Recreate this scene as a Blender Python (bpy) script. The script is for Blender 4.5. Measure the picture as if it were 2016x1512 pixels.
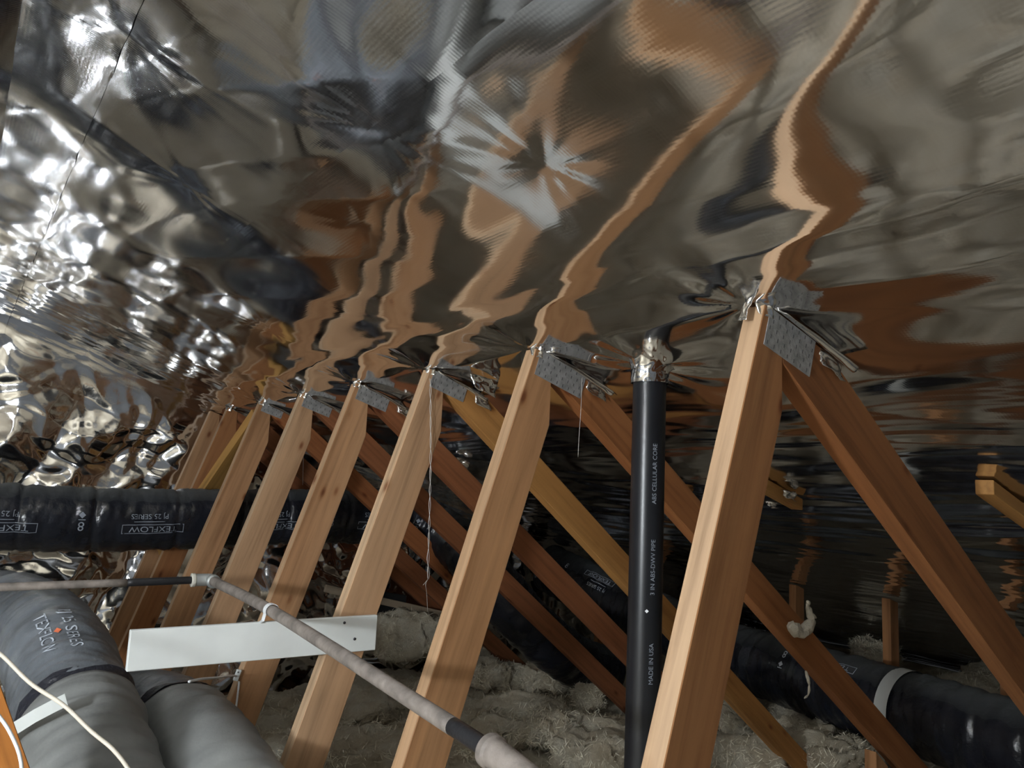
import bpy, bmesh, math, random
import numpy as np
from mathutils import Vector, Matrix, noise as mnoise

for o in list(bpy.data.objects):
    bpy.data.objects.remove(o, do_unlink=True)
SC = bpy.context.scene
COL = SC.collection

# ------------------------------------------------------------------ frame of the place
# x = across the attic towards the eave, y = along the ridge towards the gable end, z = up (floor board at 0)
H = 1.60                                   # eye height above the floor board
IMG_F, IMG_CX, IMG_CY = 1500.0, 1008.0, 756.0
VPX, VPY, ROLL = -100.0, 908.0, 0.045
_h1 = Vector((VPX - IMG_CX, -(VPY - IMG_CY), -IMG_F))
_h2 = Vector((3000 - IMG_CX, -(VPY + ROLL * (3000 - VPX) - IMG_CY), -IMG_F))
AY = _h1.normalized()                      # world y seen from the camera
AZ = _h2.cross(_h1).normalized()           # world z
if AZ.y < 0: AZ = -AZ
AX = AY.cross(AZ)                          # world x

# ------------------------------------------------------------------ camera
cd = bpy.data.cameras.new('camera'); cam = bpy.data.objects.new('camera', cd); COL.objects.link(cam)
cd.sensor_fit = 'HORIZONTAL'; cd.sensor_width = 36.0; cd.lens = IMG_F * 36.0 / 2016.0
cd.clip_start = 0.02
M = Matrix(((AX.x, AX.y, AX.z, 0), (AY.x, AY.y, AY.z, 0), (AZ.x, AZ.y, AZ.z, H), (0, 0, 0, 1)))
cam.matrix_world = M
SC.camera = cam

# ------------------------------------------------------------------ world, lamp, exposure
w = bpy.data.worlds.new('world'); SC.world = w; w.use_nodes = True
w.node_tree.nodes['Background'].inputs[0].default_value = (0.9, 0.95, 1.0, 1)
w.node_tree.nodes['Background'].inputs[1].default_value = 0.02
ld = bpy.data.lights.new('work_lamp', 'POINT'); lamp = bpy.data.objects.new('work_lamp', ld); COL.objects.link(lamp)
lamp.location = (-1.75, 0.62, H - 0.03)
ld.energy = 190.0; ld.shadow_soft_size = 0.11; ld.color = (0.90, 0.96, 1.0)
SC.view_settings.view_transform = 'Standard'
SC.view_settings.look = 'None'
SC.view_settings.gamma = 1.0
SC.view_settings.use_curve_mapping = False
SC.view_settings.exposure = 0.22
SC.cycles.max_bounces = 10
SC.cycles.glossy_bounces = 6
SC.cycles.diffuse_bounces = 5
SC.cycles.blur_glossy = 1.0
SC.cycles.sample_clamp_indirect = 40.0
SC.cycles.use_denoising = True

# ------------------------------------------------------------------ helpers
def ray(x, y):
    c = Vector((x - IMG_CX, -(y - IMG_CY), -IMG_F)) / IMG_F
    return Vector((c.dot(AX), c.dot(AY), c.dot(AZ)))
def at(x, y, t):                            # point at depth t along the sight line
    p = ray(x, y) * t; p.z += H; return p
def at_y(x, y, a):
    r = ray(x, y); p = r * (a / r.y); p.z += H; return p
def at_z(x, y, zr):
    r = ray(x, y); p = r * (zr / r.z); p.z += H; return p

def tag(o, label=None, cat=None, group=None, kind=None):
    if label: o['label'] = label
    if cat: o['category'] = cat
    if group: o['group'] = group
    if kind: o['kind'] = kind
    return o
def empty(name, loc=(0, 0, 0)):
    o = bpy.data.objects.new(name, None); COL.objects.link(o); o.location = loc; o.empty_display_size = 0.1; return o
def link(name, me, mat, parent=None, smooth=False):
    o = bpy.data.objects.new(name, me); COL.objects.link(o)
    if mat: me.materials.append(mat)
    if smooth: me.polygons.foreach_set('use_smooth', [True] * len(me.polygons))
    if parent: o.parent = parent
    return o
def put(o, loc):                            # world location under a parent Empty that is only translated
    p = o.parent
    L = Vector(loc)
    while p is not None:
        L = L - Vector(p.location); p = p.parent
    o.location = L
    return o
def mesh(name, verts, faces, mat, parent=None, smooth=False, origin=(0, 0, 0)):
    ox = Vector(origin)
    me = bpy.data.meshes.new(name)
    me.from_pydata([tuple(Vector(v) - ox) for v in verts], [], faces); me.update()
    o = link(name, me, mat, parent, smooth); put(o, ox); return o
def grid_mesh(name, P, mat, parent=None, origin=(0, 0, 0), flip=False, smooth=True, wrap=False):
    """P: (n,m,3) array of points -> quads"""
    n, m = P.shape[:2]
    P = P - np.array(origin)[None, None, :]
    i = np.arange(n - 1)[:, None]; mm = m if wrap else m - 1; j = np.arange(mm)[None, :]
    j2 = (j + 1) % m
    q = np.stack([i * m + j, (i + 1) * m + j, (i + 1) * m + j2, i * m + j2], -1).reshape(-1, 4)
    if flip: q = q[:, ::-1]
    me = bpy.data.meshes.new(name)
    me.vertices.add(n * m); me.vertices.foreach_set('co', P.reshape(-1).astype(np.float32))
    me.loops.add(q.size); me.loops.foreach_set('vertex_index', q.reshape(-1).astype(np.int32))
    me.polygons.add(len(q)); me.polygons.foreach_set('loop_start', np.arange(0, q.size, 4, dtype=np.int32))
    me.polygons.foreach_set('loop_total', np.full(len(q), 4, dtype=np.int32))
    me.update(calc_edges=True); me.validate()
    o = link(name, me, mat, parent, smooth); put(o, origin); return o

def pn(x, y, seed=0):
    """Perlin noise, numpy"""
    xi = np.floor(x).astype(np.int64); yi = np.floor(y).astype(np.int64)
    xf = x - xi; yf = y - yi
    def g(ix, iy, dx, dy):
        h = (ix * 374761393 + iy * 668265263 + seed * 1442695041) & 0xffffffff
        h = ((h ^ (h >> 13)) * 1274126177) & 0xffffffff
        h = (h ^ (h >> 16)) & 0xffff
        an = h / 65536.0 * 2 * np.pi
        return np.cos(an) * dx + np.sin(an) * dy
    u = xf ** 3 * (xf * (xf * 6 - 15) + 10); v = yf ** 3 * (yf * (yf * 6 - 15) + 10)
    a = g(xi, yi, xf, yf); b = g(xi + 1, yi, xf - 1, yf)
    c = g(xi, yi + 1, xf, yf - 1); d = g(xi + 1, yi + 1, xf - 1, yf - 1)
    return 1.5 * ((a * (1 - u) + b * u) * (1 - v) + (c * (1 - u) + d * u) * v)
def ridged(x, y, seed=0):
    return 1 - 2 * np.abs(pn(x, y, seed))

def catmull(pts, step):
    pts = [np.array(p, float) for p in pts]
    P = [2 * pts[0] - pts[1]] + pts + [2 * pts[-1] - pts[-2]]
    out = []
    for i in range(1, len(P) - 2):
        p0, p1, p2, p3 = P[i - 1], P[i], P[i + 1], P[i + 2]
        n = max(2, int(np.linalg.norm(p2 - p1) / step * 2))
        for k in range(n):
            t = k / n
            out.append(.5 * ((2 * p1) + (-p0 + p2) * t + (2 * p0 - 5 * p1 + 4 * p2 - p3) * t * t + (-p0 + 3 * p1 - 3 * p2 + p3) * t ** 3))
    out.append(pts[-1]); out = np.array(out)
    s = np.concatenate([[0], np.cumsum(np.linalg.norm(np.diff(out, axis=0), axis=1))])
    n = max(2, int(s[-1] / step)); ss = np.linspace(0, s[-1], n + 1)
    return np.stack([np.interp(ss, s, out[:, k]) for k in range(3)], 1), ss
class Path:
    def __init__(self, pts, step=.02, up=(0, 0, 1)):
        self.c, self.s = catmull(pts, step)
        T = np.gradient(self.c, axis=0); self.T = T / np.linalg.norm(T, axis=1)[:, None]
        up = np.array(up, float)
        S = np.cross(self.T, up); self.S = S / np.linalg.norm(S, axis=1)[:, None]
        self.U = np.cross(self.S, self.T)
    def frame(self, s):
        f = lambda A: np.array([np.interp(s, self.s, A[:, k]) for k in range(3)])
        return f(self.c), f(self.T), f(self.S), f(self.U)
def tube(name, path, rad, mat, parent=None, seg=32, smooth=True, s0=None, s1=None, cap=True, origin=(0, 0, 0)):
    """rad(s, theta) -> radius (arrays)"""
    idx = np.arange(len(path.s))
    if s0 is not None: idx = idx[(path.s >= s0 - 1e-9) & (path.s <= s1 + 1e-9)]
    th = np.linspace(0, 2 * np.pi, seg, endpoint=False)
    s = path.s[idx]
    if callable(rad): R = rad(s[:, None] + 0 * th[None, :], th[None, :] + 0 * s[:, None])
    else: R = np.full((len(s), seg), rad)
    P = path.c[idx][:, None, :] + R[..., None] * (np.cos(th)[None, :, None] * path.S[idx][:, None, :] + np.sin(th)[None, :, None] * path.U[idx][:, None, :])
    o = grid_mesh(name, P, mat, parent, origin, flip=True, smooth=smooth, wrap=True)
    if cap:
        bm = bmesh.new(); bm.from_mesh(o.data)
        bmesh.ops.holes_fill(bm, edges=[e for e in bm.edges if e.is_boundary], sides=0)
        bm.to_mesh(o.data); bm.free()
    return o
def simple_tube(name, pts, r, mat, parent=None, seg=10, step=.02, up=(0, 0, 1), origin=(0, 0, 0)):
    return tube(name, Path(pts, step, up), r, mat, parent, seg, origin=origin)

def clip(poly, p, n):                        # keep the side where (q-p).n <= 0 (2-D)
    out = []
    for i in range(len(poly)):
        a, b = poly[i], poly[(i + 1) % len(poly)]
        da = (a[0] - p[0]) * n[0] + (a[1] - p[1]) * n[1]; db = (b[0] - p[0]) * n[0] + (b[1] - p[1]) * n[1]
        if da <= 0: out.append(a)
        if (da < 0 < db) or (db < 0 < da):
            t = da / (da - db); out.append((a[0] + t * (b[0] - a[0]), a[1] + t * (b[1] - a[1])))
    return out
def plank(name, poly, y0, y1, along, mat, parent, color=(1, 1, 1), bev=.0018):
    """poly in (x, z) extruded from y0 to y1; local X runs along the grain"""
    ax = Vector((along[0], 0, along[1])).normalized(); az = Vector((-ax.z, 0, ax.x)); ay = Vector((0, 1, 0))
    o0 = Vector((poly[0][0], (y0 + y1) / 2, poly[0][1]))
    R = Matrix((ax, ay, az))                 # rows: world -> local
    n = len(poly); V = []
    for y in (y0, y1):
        for p in poly: V.append(R @ (Vector((p[0], y, p[1])) - o0))
    F = [list(range(n)), list(range(2 * n - 1, n - 1, -1))] + [[(i + 1) % n, i, n + i, n + (i + 1) % n] for i in range(n)]
    bm = bmesh.new(); vs = [bm.verts.new(v) for v in V]
    for f in F: bm.faces.new([vs[i] for i in f])
    bmesh.ops.recalc_face_normals(bm, faces=bm.faces)
    if bev: bmesh.ops.bevel(bm, geom=list(bm.edges), offset=bev, segments=1, affect='EDGES', clamp_overlap=True)
    me = bpy.data.meshes.new(name); bm.to_mesh(me); bm.free()
    o = link(name, me, mat, parent); put(o, o0)
    o.rotation_euler = R.transposed().to_euler(); o.color = (*color, 1); return o

# ------------------------------------------------------------------ materials
def new_mat(name):
    m = bpy.data.materials.new(name); m.use_nodes = True
    nt = m.node_tree; b = nt.nodes['Principled BSDF']; return m, nt, b
def node(nt, t, **kw):
    n = nt.nodes.new(t)
    for k, v in kw.items():
        if k.startswith('i_'): n.inputs[k[2:].replace('_', ' ')].default_value = v
        else: setattr(n, k, v)
    return n
def mapped(nt, scale, coord='Object'):
    tc = node(nt, 'ShaderNodeTexCoord'); mp = node(nt, 'ShaderNodeMapping'); mp.inputs['Scale'].default_value = scale
    nt.links.new(tc.outputs[coord], mp.inputs['Vector']); return mp.outputs[0]
def ramp(nt, fac, stops):
    r = node(nt, 'ShaderNodeValToRGB'); e = r.color_ramp.elements
    while len(e) < len(stops): e.new(.5)
    for x, (p, c) in zip(e, stops): x.position = p; x.color = (*c, 1) if len(c) == 3 else c
    nt.links.new(fac, r.inputs[0]); return r.outputs[0]
def plain(name, col, rough=.6, metal=0., spec=.5, bump=0., bscale=60., var=.0, vscale=8.):
    m, nt, b = new_mat(name)
    b.inputs['Base Color'].default_value = (*col, 1); b.inputs['Roughness'].default_value = rough
    b.inputs['Metallic'].default_value = metal; b.inputs['Specular IOR Level'].default_value = spec
    if var:
        n = node(nt, 'ShaderNodeTexNoise', i_Scale=vscale, i_Detail=6.)
        nt.links.new(mapped(nt, (1, 1, 1)), n.inputs['Vector'])
        lo = tuple(max(0, c * (1 - var)) for c in col); hi = tuple(min(1, c * (1 + var)) for c in col)
        nt.links.new(ramp(nt, n.outputs[0], [(.3, lo), (.7, hi)]), b.inputs['Base Color'])
    if bump:
        n = node(nt, 'ShaderNodeTexNoise', i_Scale=bscale, i_Detail=8.)
        nt.links.new(mapped(nt, (1, 1, 1)), n.inputs['Vector'])
        bp = node(nt, 'ShaderNodeBump', i_Strength=bump, i_Distance=.01)
        nt.links.new(n.outputs[0], bp.inputs['Height']); nt.links.new(bp.outputs[0], b.inputs['Normal'])
    return m

def wood_mat(name, light=False):
    m, nt, b = new_mat(name)
    v = mapped(nt, (1.6, 30, 30))
    oi = node(nt, 'ShaderNodeObjectInfo')
    ad = node(nt, 'ShaderNodeVectorMath', operation='ADD'); nt.links.new(v, ad.inputs[0])
    sc = node(nt, 'ShaderNodeVectorMath', operation='SCALE'); sc.inputs[0].default_value = (37, 11, 23)
    nt.links.new(oi.outputs['Random'], sc.inputs['Scale']); nt.links.new(sc.outputs[0], ad.inputs[1])
    n = node(nt, 'ShaderNodeTexNoise', i_Scale=1.0, i_Detail=7., i_Roughness=.6, i_Distortion=.35)
    nt.links.new(ad.outputs[0], n.inputs['Vector'])
    grain = ramp(nt, n.outputs[0], [(.25, (.50, .47, .44)), (.5, (.88, .87, .86)), (.75, (1.1, 1.1, 1.08))])
    big = node(nt, 'ShaderNodeTexNoise', i_Scale=.12, i_Detail=3.)
    nt.links.new(ad.outputs[0], big.inputs['Vector'])
    tone = ramp(nt, big.outputs[0], [(.3, (.78, .66, .56)), (.65, (1, 1, 1))])
    vo = node(nt, 'ShaderNodeTexVoronoi', i_Scale=1.0, feature='F1')
    v2 = mapped(nt, (5, 9, 11)); ad2 = node(nt, 'ShaderNodeVectorMath', operation='ADD'); nt.links.new(v2, ad2.inputs[0]); nt.links.new(sc.outputs[0], ad2.inputs[1])
    nt.links.new(ad2.outputs[0], vo.inputs['Vector'])
    knot = ramp(nt, vo.outputs['Distance'], [(.05, (.42, .27, .2)), (.14, (.9, .86, .82)), (.22, (1, 1, 1))])
    def mul(a, c):
        x = node(nt, 'ShaderNodeMix', data_type='RGBA', blend_type='MULTIPLY'); x.inputs[0].default_value = 1
        nt.links.new(a, x.inputs[6]); nt.links.new(c, x.inputs[7]); return x.outputs[2]
    base = oi.outputs['Color']
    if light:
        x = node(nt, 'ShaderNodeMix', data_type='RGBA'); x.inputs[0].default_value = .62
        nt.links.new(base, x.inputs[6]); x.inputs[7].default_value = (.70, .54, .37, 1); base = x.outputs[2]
    nt.links.new(mul(mul(mul(base, grain), tone), knot), b.inputs['Base Color'])
    b.inputs['Roughness'].default_value = .62; b.inputs['Specular IOR Level'].default_value = .25
    bp = node(nt, 'ShaderNodeBump', i_Strength=.25, i_Distance=.004)
    nt.links.new(n.outputs[0], bp.inputs['Height']); nt.links.new(bp.outputs[0], b.inputs['Normal'])
    return m
WOOD = wood_mat('fir_wood'); EDGE = wood_mat('pale_edge', True)  # EDGE: same wood mixed towards cream, for the narrow web faces

def foil_mat(name, rough, bump, scrim=True):
    m, nt, b = new_mat(name)
    b.inputs['Base Color'].default_value = (.80, .80, .81, 1); b.inputs['Metallic'].default_value = 1.
    v = mapped(nt, (1, 1, 1))
    n1 = node(nt, 'ShaderNodeTexNoise', i_Scale=9., i_Detail=5.); nt.links.new(v, n1.inputs['Vector'])
    mr = node(nt, 'ShaderNodeMapRange'); mr.inputs[1].default_value = .3; mr.inputs[2].default_value = .7
    mr.inputs[3].default_value = rough * .8; mr.inputs[4].default_value = rough * 1.3
    nt.links.new(n1.outputs[0], mr.inputs[0]); nt.links.new(mr.outputs[0], b.inputs['Roughness'])
    v2 = mapped(nt, (70, 16, 70))
    n2 = node(nt, 'ShaderNodeTexNoise', i_Scale=1., i_Detail=6.); nt.links.new(v2, n2.inputs['Vector'])
    bp = node(nt, 'ShaderNodeBump', i_Strength=bump, i_Distance=.002); nt.links.new(n2.outputs[0], bp.inputs['Height'])
    last = bp
    if scrim:
        for ax, sc_ in (('X', 130.), ('Y', 130.)):
            wv = node(nt, 'ShaderNodeTexWave', wave_type='BANDS', bands_direction=ax, i_Scale=sc_ / 3.14159 / 2 * 2, i_Distortion=.4)
            nt.links.new(v, wv.inputs['Vector'])
            b2 = node(nt, 'ShaderNodeBump', i_Strength=.02, i_Distance=.0004)
            nt.links.new(wv.outputs['Fac'], b2.inputs['Height']); nt.links.new(last.outputs[0], b2.inputs['Normal']); last = b2
    nt.links.new(last.outputs[0], b.inputs['Normal'])
    return m
FOIL = foil_mat('foil_smooth', .085, .03)
FOILC = foil_mat('foil_crumpled', .10, .12, False)

def insul_mat():
    m, nt, b = new_mat('fibreglass')
    v = mapped(nt, (1, 1, 1))
    n = node(nt, 'ShaderNodeTexNoise', i_Scale=6., i_Detail=9., i_Roughness=.62); nt.links.new(v, n.inputs['Vector'])
    nt.links.new(ramp(nt, n.outputs[0], [(.24, (.46, .36, .22)), (.42, (.82, .71, .53)), (.66, (.94, .87, .72))]), b.inputs['Base Color'])
    b.inputs['Roughness'].default_value = 1.; b.inputs['Specular IOR Level'].default_value = .05
    n2 = node(nt, 'ShaderNodeTexNoise', i_Scale=24., i_Detail=12., i_Roughness=.78, i_Distortion=2.2); nt.links.new(v, n2.inputs['Vector'])
    bp = node(nt, 'ShaderNodeBump', i_Strength=1.0, i_Distance=.03)
    nt.links.new(n2.outputs[0], bp.inputs['Height']); nt.links.new(bp.outputs[0], b.inputs['Normal'])
    return m
INS = insul_mat()
def dusty(m, dust, amount, lo=.35, hi=.95):
    """settled dust on faces that look up"""
    nt = m.node_tree; b = nt.nodes['Principled BSDF']
    src = b.inputs['Base Color'].links[0].from_socket if b.inputs['Base Color'].links else None
    geo = node(nt, 'ShaderNodeNewGeometry'); sp = node(nt, 'ShaderNodeSeparateXYZ'); nt.links.new(geo.outputs['Normal'], sp.inputs[0])
    mr = node(nt, 'ShaderNodeMapRange'); mr.inputs[1].default_value = lo; mr.inputs[2].default_value = hi; mr.inputs[4].default_value = amount
    nt.links.new(sp.outputs['Z'], mr.inputs[0])
    mx = node(nt, 'ShaderNodeMix', data_type='RGBA'); nt.links.new(mr.outputs[0], mx.inputs[0])
    nt.links.new(src, mx.inputs[6]); mx.inputs[7].default_value = (*dust, 1)
    nt.links.new(mx.outputs[2], b.inputs['Base Color'])
    mr2 = node(nt, 'ShaderNodeMapRange'); mr2.inputs[3].default_value = b.inputs['Roughness'].default_value; mr2.inputs[4].default_value = .8
    nt.links.new(mr.outputs[0], mr2.inputs[0]); nt.links.new(mr2.outputs[0], b.inputs['Roughness'])
    return m
FIBRE = plain('glass_fibre', (.92, .85, .68), .8)
BLACKF = dusty(plain('black_duct_film', (.014, .016, .023), .22, bump=.5, bscale=24., var=.3), (.13, .14, .14), .6, .55, .98)
GREYF = plain('dusty_duct_film', (.20, .205, .20), .5, bump=.3, bscale=18., var=.25, vscale=5.)
SILVF = plain('grey_glossy_film', (.15, .165, .185), .3, bump=.45, bscale=22., var=.35, vscale=7.)
TIE = plain('dark_tie', (.02, .021, .03), .35, bump=.6, bscale=60.)
ABS = plain('abs_plastic', (.010, .011, .014), .33, var=.2)
STEEL = plain('dusty_steel_pipe', (.26, .225, .20), .65, .2, bump=.2, bscale=90., var=.35, vscale=25.)
DARKST = plain('black_iron', (.025, .025, .028), .38, .3, bump=.15, bscale=80., var=.3)
GALV = plain('galvanised_plate', (.50, .51, .52), .5, .8, bump=.2, bscale=120., var=.25, vscale=40.)
ELBOW = plain('zinc_fitting', (.50, .52, .51), .45, .6, bump=.1, var=.2)
WHITEP = plain('white_paint', (.76, .79, .78), .45, var=.06, vscale=6.)
PUTTY = plain('pipe_sealant', (.62, .60, .52), .7, bump=.4)
CABLE = plain('cream_cable', (.66, .60, .50), .5)
CABLEW = plain('white_cable', (.82, .84, .86), .45)
STRAP = plain('white_strap', (.66, .69, .68), .5)
PRINT = plain('white_ink', (.26, .29, .34), .6)
PRINTB = plain('bright_ink', (.55, .60, .68), .6)
INK = plain('black_ink', (.02, .02, .02), .7)
ORANGE = plain('orange_sticker', (.9, .22, .10), .5)
HOLE = plain('recess_shade', (.006, .006, .007), .8)
GYP = plain('board_underlay', (.35, .32, .28), .9)
GREYB = plain('grey_sheathing', (.25, .27, .305), .85, var=.15)
DECK = plain('roof_deck', (.25, .15, .08), .9)
FOAM = plain('foam_fluff', (.62, .57, .47), .9, bump=.7, bscale=90.)
WIRE = plain('bare_wire', (.62, .58, .54), .4, .8)
SLOT = plain('slot_shadow', (.16, .16, .17), .5, .7)
SCREW = plain('screw_head', (.10, .10, .11), .5, .8)

# ------------------------------------------------------------------ setting
PITCH, ROOF0 = .30, .806 + H               # foil plane: z = ROOF0 - PITCH*x
NRM = Vector((-PITCH, 0, -1)).normalized()
PITCH2, KNEE = .37, 1.33               # the lining hangs a little steeper above the truss joints
def roof_z(x): return ROOF0 - PITCH * np.abs(x) + (PITCH2 - PITCH) * np.maximum(0, KNEE - np.abs(x))
TA = [1.0] + [1.774 + .61 * i for i in range(6)] + [5.21]     # back faces of the trusses
NODEX = 1.335
WALLY = 5.33
XMIN, XMAX, YMIN = -4.2, 7.9, -4.0

floor = mesh('floor', [(XMIN, YMIN, -.02), (XMAX, YMIN, -.02), (XMAX, WALLY + .1, -.02), (XMIN, WALLY + .1, -.02),
                       (XMIN, YMIN, 0), (XMAX, YMIN, 0), (XMAX, WALLY + .1, 0), (XMIN, WALLY + .1, 0)],
             [(0, 3, 2, 1), (4, 5, 6, 7), (0, 1, 5, 4), (1, 2, 6, 5), (2, 3, 7, 6), (3, 0, 4, 7)], GYP)
tag(floor, 'pale board floor hidden under the fibreglass insulation', kind='structure')
dz = .09
ceil_v = []
for y in (YMIN - .1, WALLY + .25):
    for x in (XMIN - .2, 0, XMAX + .3): ceil_v.append((x, y, roof_z(x) + dz + (.05 if x else 0)))
    for x in (XMIN - .2, 0, XMAX + .3): ceil_v.append((x, y, roof_z(x) + dz + .02 + (.05 if x else 0)))
ceiling = mesh('ceiling', ceil_v, [(0, 6, 7, 1), (1, 7, 8, 2), (3, 4, 10, 9), (4, 5, 11, 10), (0, 1, 4, 3), (1, 2, 5, 4), (6, 9, 10, 7), (7, 10, 11, 8), (0, 3, 9, 6), (2, 8, 11, 5)], DECK)
tag(ceiling, 'sloping roof underside lined with shiny reflective foil sheets', kind='structure')

STAPLES = [(1.0769, .835, .010, .16), (1.30, .60, .012, .22), (2.05, .42, .010, .2), (1.55, .18, .010, .2), (2.9, .95, .008, .2), (2.2, 1.02, .007, .18), (1.7, .75, .006, .15)]
PIPE_XY = (1.507, 1.438)
def foil_h(x, y):
    """how far the foil hangs below its plane"""
    h = np.zeros_like(x)
    ys = np.array([-2.6, -1.99, -1.38, -.77, .2] + TA)
    # sag between the trusses
    k = np.clip(np.searchsorted(ys, y) - 1, 0, len(ys) - 2)
    u = np.clip((y - ys[k]) / (ys[k + 1] - ys[k]), 0, 1)
    h += .007 * np.sin(np.pi * u) ** 2
    # loose swells and long ripples running along the ridge
    h += .009 * pn(x / .62 + 3.1, y / .85, 1)
    nearj = np.exp(-((x - 1.22) / .22) ** 2)
    front = np.clip((2.3 - y) / 1.0, 0, 1)
    h += (.0035 + .003 * nearj) * pn(x / .25 + .35 * y, y / 1.1 + 5, 2)
    h += .0092 * front * pn((x - .30 * y) / .20, y / 1.7 + 3, 5)
    h += (.0006 + .0016 * nearj) * pn(x / .10 - .5 * y, y / .6 + 2, 3)
    # nearly straight creases
    h += .0018 * ridged(x / .22 + 1.3 * y, y / 1.1 - 4, 4)
    # crease where the foil is pulled over the truss joints
    h += .006 * np.exp(-np.abs(x - NODEX + .02 * pn(y / .3, x * 0, 7)) / .055) * (.4 + .6 * np.sin(np.pi * u) ** 2)
    h += .005 * np.clip(1 - np.abs(x - 1.17 - .03 * pn(y / .25, x * 0, 8)) / .06, 0, 1)
    # crinkled zone towards the gable
    far = np.clip((y - 3.5) / 1.2, 0, 1) * np.clip((1.5 - x) / .4, 0, 1)
    h += far * (.0045 * ridged(x / .30 - .3 * y, y / .22, 9) + .0012 * ridged(x / .14, y / .12 + .8 * x, 10))
    # tight finer lines low on the slope
    low = np.clip((x - 1.6) / .8, 0, 1)
    h += low * (.0030 * ridged(x / .11 + .15 * y, y / 1.3, 11) + .0015 * ridged(x / .05, y / .9, 12))
    # puckers round staples
    for sy, sx, A, R in STAPLES:
        dx, dy = x - sx, y - sy; r = np.sqrt(dx * dx + dy * dy) + 1e-6; th = np.arctan2(dy, dx)
        h += A * np.exp(-r / R) * (-.5 + .12 * pn(th * 2.2 + 9 * sx, r / .3, 61) * np.minimum(1, r / .04) + .06 * pn(th * 5 + sx, r / .2, 62) * np.minimum(1, r / .04))
    for n, ty in enumerate(TA):
        r2 = (x - NODEX) ** 2 + ((y - ty) * 1.0) ** 2
        th = np.arctan2(x - NODEX, y - ty)
        h = h * (1 - .95 * np.exp(-r2 / .05 ** 2))
        h += .006 * np.exp(-np.sqrt(r2) / .13) * np.cos(7 * th + n) * (1 - np.exp(-r2 / .04 ** 2))
    r2 = (x - PIPE_XY[0]) ** 2 + (y - PIPE_XY[1]) ** 2; th = np.arctan2(x - PIPE_XY[0], y - PIPE_XY[1])
    h += .010 * np.exp(-r2 / .16 ** 2) + .006 * np.exp(-np.sqrt(r2) / .12) * np.cos(8 * th)
    return h
def sheet(name, x0, x1, y0, y1, dx, dy, off, mat=FOIL, side=1):
    xs = np.linspace(x0, x1, int((x1 - x0) / dx) + 1); ys = np.linspace(y0, y1, int((y1 - y0) / dy) + 1)
    X, Y = np.meshgrid(xs, ys, indexing='ij')
    edge = .0035 * pn(Y / .12, X * 0 + 3, 33)
    h = foil_h(X, Y) + off
    Xw = X + edge * ((X == X.min()) | (X == X.max()))
    P = np.stack([side * (Xw + NRM.x * h), Y, roof_z(X) + NRM.z * h], -1)
    return grid_mesh(name, P, mat, ceiling, flip=(side < 0))
sheet('foil_sheet', .53, 2.15, .0, WALLY, .0085, .0115, 0)
sheet('foil_sheet', .10, .585, .0, WALLY, .009, .0115, .005)
sheet('foil_sheet', -.02, .185, .0, WALLY, .012, .014, .010)
sheet('foil_sheet', 2.08, XMAX, .0, WALLY, .022, .022, -.004)
sheet('foil_sheet', 0, XMAX, YMIN, .02, .06, .06, .0)
sheet('foil_sheet', -.02, -XMIN, YMIN, WALLY, .05, .05, .008, FOIL, -1)

# gable end wall: crumpled foil
def gable():
    xs = np.linspace(XMIN, XMAX, 900); zs = np.linspace(0, 1, 200)
    X, T = np.meshgrid(xs, zs, indexing='ij')
    Z = T * (roof_z(X) + .01)
    c = 0 * X
    for k, (lam, ang, amp) in enumerate(((.95, .5, .050), (.70, 2.1, .040), (.46, 1.2, .030), (.33, 2.75, .020), (.25, .1, .014), (.17, 1.75, .009), (.12, .8, .006))):
        q = (X * math.cos(ang) + Z * math.sin(ang)) / lam + 1.1 * pn(X / (lam * 1.7) + k, Z / (lam * 1.7), 80 + k)
        c += amp * (2 * np.abs(2 * (q - np.floor(q + .5))) - 1) * (.35 + .9 * np.clip(.5 + pn(X / .6 + 3 * k, Z / .6, 95 + k), 0, 1))
    c += .05 * pn(X / .9, Z / 1.2, 25)
    Y = WALLY + .0 - .03 - .45 * c * np.clip((1 - T) * 8, .15, 1) - .01
    P = np.stack([X, Y, Z], -1)
    o = grid_mesh('wall_back', P, FOILC, None, flip=False)
    tag(o, 'gable end wall draped with crumpled shiny foil', kind='structure')
gable()
wl = grid_mesh('wall_left', np.array([[[XMIN, y, z] for z in np.linspace(0, roof_z(XMIN), 6)] for y in np.linspace(YMIN, WALLY, 12)]), GREYB)
tag(wl, 'far low wall behind the camera side of the attic', kind='structure')
wf = grid_mesh('wall_front', np.array([[[x, YMIN, t * roof_z(x)] for t in np.linspace(0, 1, 4)] for x in np.linspace(XMIN, XMAX, 30)]), GREYB)
tag(wf, 'grey end wall behind the camera', kind='structure')

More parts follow.
